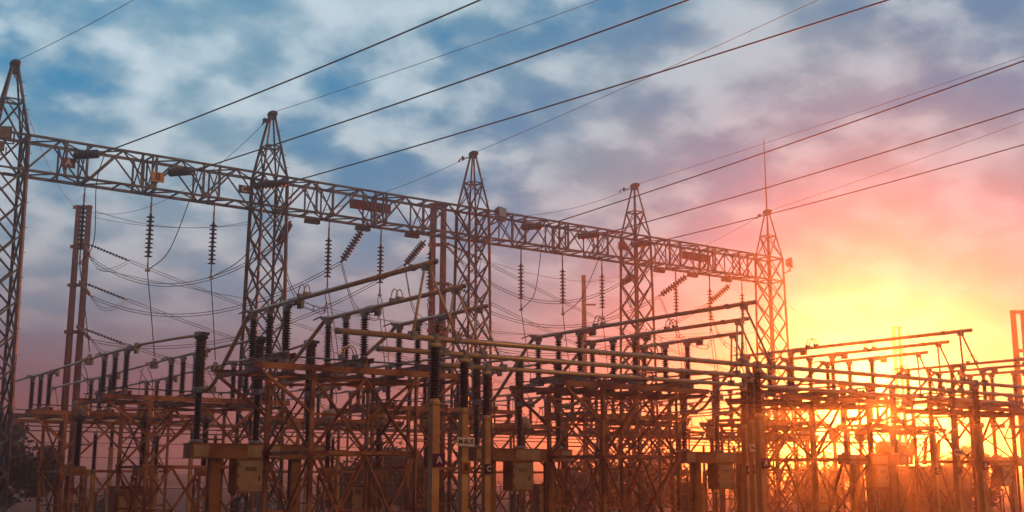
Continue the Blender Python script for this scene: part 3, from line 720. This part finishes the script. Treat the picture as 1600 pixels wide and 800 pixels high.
        for i, x in enumerate(XB):
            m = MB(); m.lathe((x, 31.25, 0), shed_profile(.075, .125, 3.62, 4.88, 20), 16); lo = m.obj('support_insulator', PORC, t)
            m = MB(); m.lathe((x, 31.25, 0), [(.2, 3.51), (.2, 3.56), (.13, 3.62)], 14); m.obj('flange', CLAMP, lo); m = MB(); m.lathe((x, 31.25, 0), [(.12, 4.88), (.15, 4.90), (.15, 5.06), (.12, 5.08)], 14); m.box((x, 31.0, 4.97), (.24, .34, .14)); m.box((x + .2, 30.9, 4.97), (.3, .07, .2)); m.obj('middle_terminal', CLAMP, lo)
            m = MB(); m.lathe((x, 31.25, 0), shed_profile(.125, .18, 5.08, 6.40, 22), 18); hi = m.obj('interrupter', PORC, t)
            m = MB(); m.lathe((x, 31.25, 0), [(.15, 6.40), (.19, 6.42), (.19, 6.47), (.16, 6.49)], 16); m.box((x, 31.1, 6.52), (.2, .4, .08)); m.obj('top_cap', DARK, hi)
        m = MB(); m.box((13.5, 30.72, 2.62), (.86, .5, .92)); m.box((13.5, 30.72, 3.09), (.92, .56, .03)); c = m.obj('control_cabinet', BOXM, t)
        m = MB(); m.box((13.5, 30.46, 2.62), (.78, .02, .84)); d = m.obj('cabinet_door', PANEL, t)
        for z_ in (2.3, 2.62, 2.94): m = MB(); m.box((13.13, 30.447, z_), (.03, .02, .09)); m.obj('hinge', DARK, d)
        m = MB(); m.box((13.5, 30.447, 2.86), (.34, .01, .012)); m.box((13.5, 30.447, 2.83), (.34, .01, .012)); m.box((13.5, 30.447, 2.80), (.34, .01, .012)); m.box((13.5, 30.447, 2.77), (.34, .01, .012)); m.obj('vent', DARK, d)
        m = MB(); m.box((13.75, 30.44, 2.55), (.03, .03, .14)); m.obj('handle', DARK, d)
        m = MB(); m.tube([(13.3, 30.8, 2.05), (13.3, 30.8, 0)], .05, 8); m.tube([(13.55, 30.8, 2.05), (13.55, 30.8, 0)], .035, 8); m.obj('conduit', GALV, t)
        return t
    place('br', mkbr, k, 'breaker with three tall ribbed columns on a long box ' + BAY[k], 'circuit breakers')
    # rectangular cabinets standing in the yard
    def mkcab():
        t = thing('control_kiosk', (0, 0, 0), 'x', 'cabinet')
        m = MB(); m.box((0, 0, 1.05), (1.1, .6, 1.5)); m.box((0, -.03, 1.82), (1.2, .72, .04)); m.obj('housing', BOXM, t)
        m = MB(); m.box((-.27, -.305, 1.05), (.5, .02, 1.38)); d = m.obj('door', PANEL, t); m = MB(); m.box((-.06, -.325, 1.05), (.03, .03, .16)); m.obj('handle', DARK, d)
        m = MB(); m.box((.27, -.305, 1.05), (.5, .02, 1.38)); d = m.obj('door', PANEL, t); m = MB(); m.box((.06, -.325, 1.05), (.03, .03, .16)); m.obj('handle', DARK, d)
        m = MB(); m.box((0, 0, -.075), (1.2, .7, .75)); m.obj('plinth', CONC, t)
        for x_ in (-.27, .27):
            m = MB()
            for j in range(5): m.box((x_, -.322, 1.5 + j * .035), (.26, .012, .016))
            m.obj('vent', DARK, t)
            for z_ in (.6, 1.05, 1.5): m = MB(); m.box((x_ * 1.9, -.322, z_), (.03, .02, .1)); m.obj('hinge', DARK, t)
        return t
    place('kiosk', mkcab, k, 'grey two-door control kiosk beside the rear switches ' + BAY[k], 'two-door control kiosks', (13.9, 41.9, .45))
    proto['kiosk'].location.z = .45

# ------------------------------------------------------------------ front main bus: three tubes on lettered posts
for p in range(3):
    y = YEND[p]; x0 = [10.2, 12.35, 15.4][p]; zt = 5.30; w = PHN[p]
    m = MB(); pts = [(x0 + i * 7.2 - x0, 0, 0) for i in range(0, 9)]
    m.tube(pts, .058, 12); o = m.obj('main_bus_tube', ALU); o.location = (x0, y, zt)
    tag(o, '%s of the three long front bus tubes running off to the right' % w, 'bus tube', 'long front bus tubes')
    q = MB(); q.lathe((0, 0, 0), [(.060, -.02), (.066, .02), (.060, .08)], 12, (1, 0, 0)); q.obj('end_cap', CLAMP, o)
    for k in range(0, 5):
        def mkpost():
            t = thing('insulator_post', (0, 0, 0), 'x', 'post', 'steel posts with ribbed insulators under the front bus')
            m = MB(); m.box((0, 0, 2.02), (.165, .165, 3.96)); m.obj('steel_post', POST, t)
            m = MB(); m.box((0, 0, .06), (.5, .5, .12)); m.obj('base_plate', POST, t); m = MB(); m.box((0, 0, 4.01), (.22, .22, .03)); m.obj('head_plate', POST, t)
            m = MB(); m.lathe((0, 0, 0), shed_profile(.075, .13, 4.12, 5.12, 18), 16); ins = m.obj('ribbed_insulator', PORC, t)
            m = MB(); m.lathe((0, 0, 0), [(.10, 4.025), (.10, 4.07), (.08, 4.12)], 12); m.obj('metal_cap', PANEL, ins); m = MB(); m.lathe((0, 0, 0), [(.1, 5.12), (.12, 5.15), (.12, 5.2), (.06, 5.22)], 12); m.obj('metal_cap', PANEL, ins)
            m = MB(); m.box((0, 0, 5.235), (.14, .2, .06)); m.box((0, 0, 5.30), (.09, .19, .19)); m.obj('bus_clamp', CLAMP, t)
            return t
        L = 'ABC'[p]
        where = ['left front', 'right of centre in the glare', 'right glare', 'far right', 'farthest right'][k]
        o = place('post%d' % 0, mkpost, k, '%s steel bus post %s' % (['nearest', 'middle', 'farthest'][p] , ['of the left trio with letter ' + L, 'of the second trio', 'of the third trio in the glare', 'of the fourth trio', 'of the fifth trio'][k]), 'steel posts with ribbed insulators under the front bus', (XN[p], y, 0))
        if k <= 3:
            t = plate('phase_plate', (XN[p] + 9.4 * k + .05 * (p == 0), y - .118, [2.92, 2.80, 2.79][p]), [.27, .24, .23][p], [.25, .24, .24][p], (PURP, YELL_RED, BLACK)[p],
                      '%s letter %s plate on %s' % (['purple', 'reddened yellow', 'dark'][p], L, ['a left post', 'a second-trio post', 'a third-trio post', 'a fourth-trio post'][k]), 'sign', L, (WHIT, BLACK, WHIT)[p], .19, grp='phase letter plates on the posts')
            if p == 1:
                plate('bus_name_plate', (XN[p] + 9.4 * k - .02, y - .13, 3.36), .46, .19, WHIT, 'white M-BUS plate on the middle post ' + ['of the left trio', 'of the second trio', 'of the third trio', 'of the fourth trio'][k], 'sign', 'M-BUS', BLACK, .145, grp='white M-BUS plates')
# expansion loops: pairs of arched straps over the tubes
lp = None; cnt = 0
for k in range(4):
    for (x, y, z, lab) in ((14.58, 21.9, 5.36, 'on the middle front bus'), (XN[0] + .9, 31.3, 6.6, 'above the breaker'), (XN[2] + 1.6, 19.45, 5.36, 'on the nearest front bus'), (12.9, 23.9, 5.34, 'on the farthest front bus'), (17.6, 31.6, 5.1, 'beside the breaker'), (XN[1], 24.6, 6.92, 'on the middle high tube'), (XN[0], 25.3, 6.92, 'on the nearest high tube')):
        if lab in ('above the breaker', 'beside the breaker'): continue
        if lp is None:
            t = thing('expansion_loop', (0, 0, 0), 'x', 'connector', 'arched flexible connectors on the tubes')
            for s in (-.07, .07):
                m = MB(); m.tube([(.17 * math.cos(a) , s, .02 + .24 * math.sin(a)) for a in (math.pi * i / 10 for i in range(11))], .014, 6); m.obj('strap', ALU, t)
            m = MB(); m.box((-.17, 0, 0), (.07, .2, .1)); m.obj('clamp', CLAMP, t); m = MB(); m.box((.17, 0, 0), (.07, .2, .1)); m.obj('clamp', CLAMP, t); lp = t
        else: t = copy_tree(lp)
        t.location = (x + 9.4 * k, y, z); t['label'] = 'arched flexible connector %s %s' % (lab, BAY[k]); t.rotation_euler = (0, 0, R(90) if 'high' in lab else 0)

# ------------------------------------------------------------------ rear main bus
for p in range(3):
    y = [51.6, 52.6, 53.8][p]
    m = MB(); m.tube([(i * 7.0, 0, 0) for i in range(12)], .055, 8); o = m.obj('bus_tube', ALU); o.location = (-6, y, 4.98)
    tag(o, '%s of the three level bus tubes far behind the switches' % w.replace(w, PHN[p]), 'bus tube', 'rear bus tubes')
    for k in range(-1, 5):
        def mkrp():
            t = thing('bus_post', (0, 0, 0), 'x', 'post', 'rear bus posts')
            m = MB(); m.lathe((0, 0, 0), shed_profile(.06, .11, 3.85, 4.86, 15), 12); m.obj('ribbed_insulator', PORC, t)
            m = MB(); m.box((0, 0, 1.9), (.16, .16, 3.8)); m.box((0, 0, 3.82), (.24, .24, .05)); m.box((0, 0, 4.9), (.14, .14, .07)); m.obj('steel_post', POST, t); return t
        place('rpost', mkrp, k, '%s rear bus post %s' % (PHN[p], (['left of all bays'] + BAY)[k + 1]), 'rear bus posts', (XF[p] + 4.6, y, 0))
# feeder cables and level lines seen low at the left
for i, (z, y) in enumerate(((4.62, 49.5), (4.45, 49.9), (4.2, 57.5), (3.6, 63))):
    m = MB(); m.tube([(-8 + j * 8, 0, 0) for j in range(10)], .028 if i < 2 else .016, 6); o = m.obj('level_pipe', GALV); o.location = (0, y, z)
    tag(o, ['upper level pipe just in front of the rear bus', 'lower level pipe just in front of the rear bus', 'thin level wire beyond the rear bus', 'lowest thin level wire near the fence'][i], 'pipe')

# ------------------------------------------------------------------ power transformer in the glare at the right
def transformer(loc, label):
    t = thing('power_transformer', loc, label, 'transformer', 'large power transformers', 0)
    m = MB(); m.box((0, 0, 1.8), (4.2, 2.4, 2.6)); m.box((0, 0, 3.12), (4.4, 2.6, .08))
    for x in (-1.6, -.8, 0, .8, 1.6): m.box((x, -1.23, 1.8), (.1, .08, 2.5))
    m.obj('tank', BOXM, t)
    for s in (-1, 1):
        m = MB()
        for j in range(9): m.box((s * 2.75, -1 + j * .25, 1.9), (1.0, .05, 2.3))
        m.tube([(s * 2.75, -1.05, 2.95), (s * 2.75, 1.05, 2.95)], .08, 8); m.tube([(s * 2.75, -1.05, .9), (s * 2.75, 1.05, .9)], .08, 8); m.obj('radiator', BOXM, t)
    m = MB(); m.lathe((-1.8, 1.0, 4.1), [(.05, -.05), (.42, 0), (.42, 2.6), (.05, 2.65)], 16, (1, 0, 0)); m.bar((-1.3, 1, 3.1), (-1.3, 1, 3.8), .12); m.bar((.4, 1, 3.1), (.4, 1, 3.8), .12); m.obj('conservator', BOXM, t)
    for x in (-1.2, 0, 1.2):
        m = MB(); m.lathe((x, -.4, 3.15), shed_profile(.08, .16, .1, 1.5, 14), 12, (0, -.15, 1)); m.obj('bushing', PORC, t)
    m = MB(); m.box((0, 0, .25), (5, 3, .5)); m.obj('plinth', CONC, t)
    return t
transformer((56.0, 38.6, 0), 'big transformer with radiators behind the tubes at the right')

# ------------------------------------------------------------------ chain link fence behind
ft = thing('chain_link_fence', (-10, 65, 0), 'chain link fence along the back of the yard', 'fence')
FW, FH = 110, 1.95
m = MB(); st = .14
def thin(a, b, w=.006):
    a = Vector(a); b = Vector(b); m.add([a + Vector((-w, 0, 0)), a + Vector((w, 0, 0)), b + Vector((w, 0, 0)), b + Vector((-w, 0, 0))], [(0, 1, 2, 3)])
for i in range(int(FW / st)):
    x = i * st
    m.bar((x, 0, .05), (x + FH, .0, FH), .010); m.bar((x + FH, .012, .05), (x, .012, FH), .010)
m.obj('wire_mesh', GALV, ft)
for i in range(0, int(FW / 3)):
    q = MB(); q.tube([(i * 3, .04, 0), (i * 3, .04, FH + .1)], .035, 6); q.bar((i * 3, .04, FH + .08), (i * 3, .35, FH + .38), .03); q.obj('fence_post', GALV, ft)
q = MB(); q.tube([(0, .03, FH), (FW, .03, FH)], .025, 6); q.obj('top_rail', GALV, ft)
q = MB()
for j in range(3): q.tube([(0, .13 + j * .1, FH + .16 + j * .1), (FW, .13 + j * .1, FH + .16 + j * .1)], .006, 4)
q.obj('barbed_wires', GALV, ft)

# ------------------------------------------------------------------ trees
def tree(name, loc, h, rad, label, seed, n=2600, leaf=.17, zlow=.28, grp=None, m_=None, flat=.8):
    rnd = random.Random(seed); t = thing(name, loc, label, 'tree', grp)
    m = MB(); m.tube([(0, 0, 0), (.08 * h * .2, 0, h * .25), (-.05, .1, h * .5), (0, 0, h * .85)], [.055 * h * .5, .04 * h * .5, .028 * h * .5, .01 * h], 8); 
    tips = []
    for i in range(16):
        a = rnd.uniform(0, 6.28); z0 = h * rnd.uniform(.22, .6); rr = rad * rnd.uniform(.45, .95); z1 = h * rnd.uniform(zlow + .05, .95)
        mid = Vector((math.cos(a) * rr * .5, math.sin(a) * rr * .5, (z0 + z1) / 2 + .2)); e = Vector((math.cos(a) * rr, math.sin(a) * rr, z1))
        m.tube([(0, 0, z0), mid, e], [.03 * h * .3, .02 * h * .3, .03], 5); tips += [e, mid]
    m.obj('trunk', BARK, t)
    m = MB(); cl = []
    for i in range(46):
        if i < len(tips): c = tips[i]
        else:
            a = rnd.uniform(0, 6.28); u = rnd.uniform(0, 1) ** .5; z = rnd.uniform(zlow, 1); prof = math.sin(math.pi * min(1, (z - zlow) / (1 - zlow) * .8 + .18)) ** .6
            c = Vector((math.cos(a) * rad * u * prof, math.sin(a) * rad * u * prof, h * z))
        cl.append((c, rad * rnd.uniform(.16, .34)))
    for i in range(n):
        c, r = cl[rnd.randrange(len(cl))]
        d = Vector((rnd.gauss(0, 1), rnd.gauss(0, 1), rnd.gauss(0, 1) * flat)); d.normalize(); p = c + d * r * rnd.uniform(.5, 1.1)
        a = Vector((rnd.gauss(0, 1), rnd.gauss(0, 1), rnd.gauss(0, .6))).normalized() * leaf * rnd.uniform(.6, 1.3); b = a.cross(Vector((rnd.gauss(0, 1), rnd.gauss(0, 1), rnd.gauss(0, 1)))).normalized() * leaf * rnd.uniform(.3, .6)
        m.add([p - a, p + b, p + a, p - b], [(0, 1, 2, 3)])
    m.obj('crown', m_ or LEAF, t); return t
tree('broadleaf_tree', (17.6, 75.0, 0), 5.6, 3.3, 'dark leafy tree behind the tower at the left edge', 3, 9000, .21, .22)
tree('broadleaf_tree', (14.6, 79.0, 0), 5.2, 3.4, 'dark tree at the very left behind the floodlit tower', 4, 7000, .21, .15)
bush = [(22.5, 72, 1.5, 1.6, 'low bush beyond the fence right of the left tree'), (33.5, 74, 1.8, 1.8, 'low bush beyond the fence near the left kiosk'), (38, 72, 1.6, 1.5, 'low bush beyond the fence left of the second tower'), (46, 71, 2.2, 1.9, 'low bush beyond the fence behind the second bay')]
for i, (x, y, h, r, l) in enumerate(bush): tree('bush', (x, y, 0), h, r, l, 20 + i, 900, .12, .05, 'bushes beyond the fence')
for i, (px, D_, h_, l_) in enumerate(((575, 80, 4.6, 'dark bushy tree beyond the fence behind the first lattice stand'), (640, 84, 4.2, 'dark tree beyond the fence left of the lettered posts'), (930, 90, 4.0, 'dark tree beyond the fence under the fourth tower'), (1020, 88, 4.4, 'second dark tree beyond the fence right of the fourth tower'), (1290, 95, 4.0, 'dark tree low in the glare right of the mast tower'), (1500, 92, 4.6, 'dark tree low at the right in the orange haze'))):
    d_ = ray(px, 745); d_ = d_ / (d_.x * _fh.x + d_.y * _fh.y) * D_
    tree('broadleaf_tree', (d_.x, d_.y, 0), h_, 3.2, l_, 40 + i, 3800, .22, .10, 'trees beyond the fence')
# far tree line
m = MB(); rnd = random.Random(5)
for i in range(9000):
    a = rnd.uniform(R(8), R(100)); D = rnd.uniform(420, 520); hh = 4.5 + 2.4 * math.sin(a * 23) + 1.6 * math.sin(a * 61 + 1)
    z = rnd.uniform(0, 1) ** 1.1 * max(1.5, hh * .62); p = Vector((math.cos(a) * D, math.sin(a) * D, z)); s = rnd.uniform(1.2, 2.6)
    u = Vector((-math.sin(a), math.cos(a), rnd.uniform(-.4, .4))) * s; v = Vector((rnd.uniform(-.3, .3), rnd.uniform(-.3, .3), 1)).normalized() * s * .6
    m.add([p - u, p - v, p + u, p + v], [(0, 1, 2, 3)])
tag(m.obj('woodland', LEAFF), 'low dark line of woodland on the horizon', 'woodland', None, 'stuff')

# ------------------------------------------------------------------ haze
hz = MB(); hz.box((0, 0, 9.9), (3200, 3200, 22.0)); hob = hz.obj('haze', GALV); hob.data.materials.clear()
hm = bpy.data.materials.new('haze'); hm.use_nodes = True; hn = hm.node_tree; hn.nodes.clear()
pv = hn.nodes.new('ShaderNodeVolumePrincipled'); pv.inputs['Color'].default_value = (0.97, 0.78, 0.72, 1); pv.inputs['Density'].default_value = 0.0034; pv.inputs['Anisotropy'].default_value = 0.93
ho = hn.nodes.new('ShaderNodeOutputMaterial'); hn.links.new(pv.outputs[0], ho.inputs['Volume'])
hob.data.materials.append(hm); tag(hob, kind='stuff')
hob['label'] = 'warm evening haze filling the yard'; hob['category'] = 'haze'
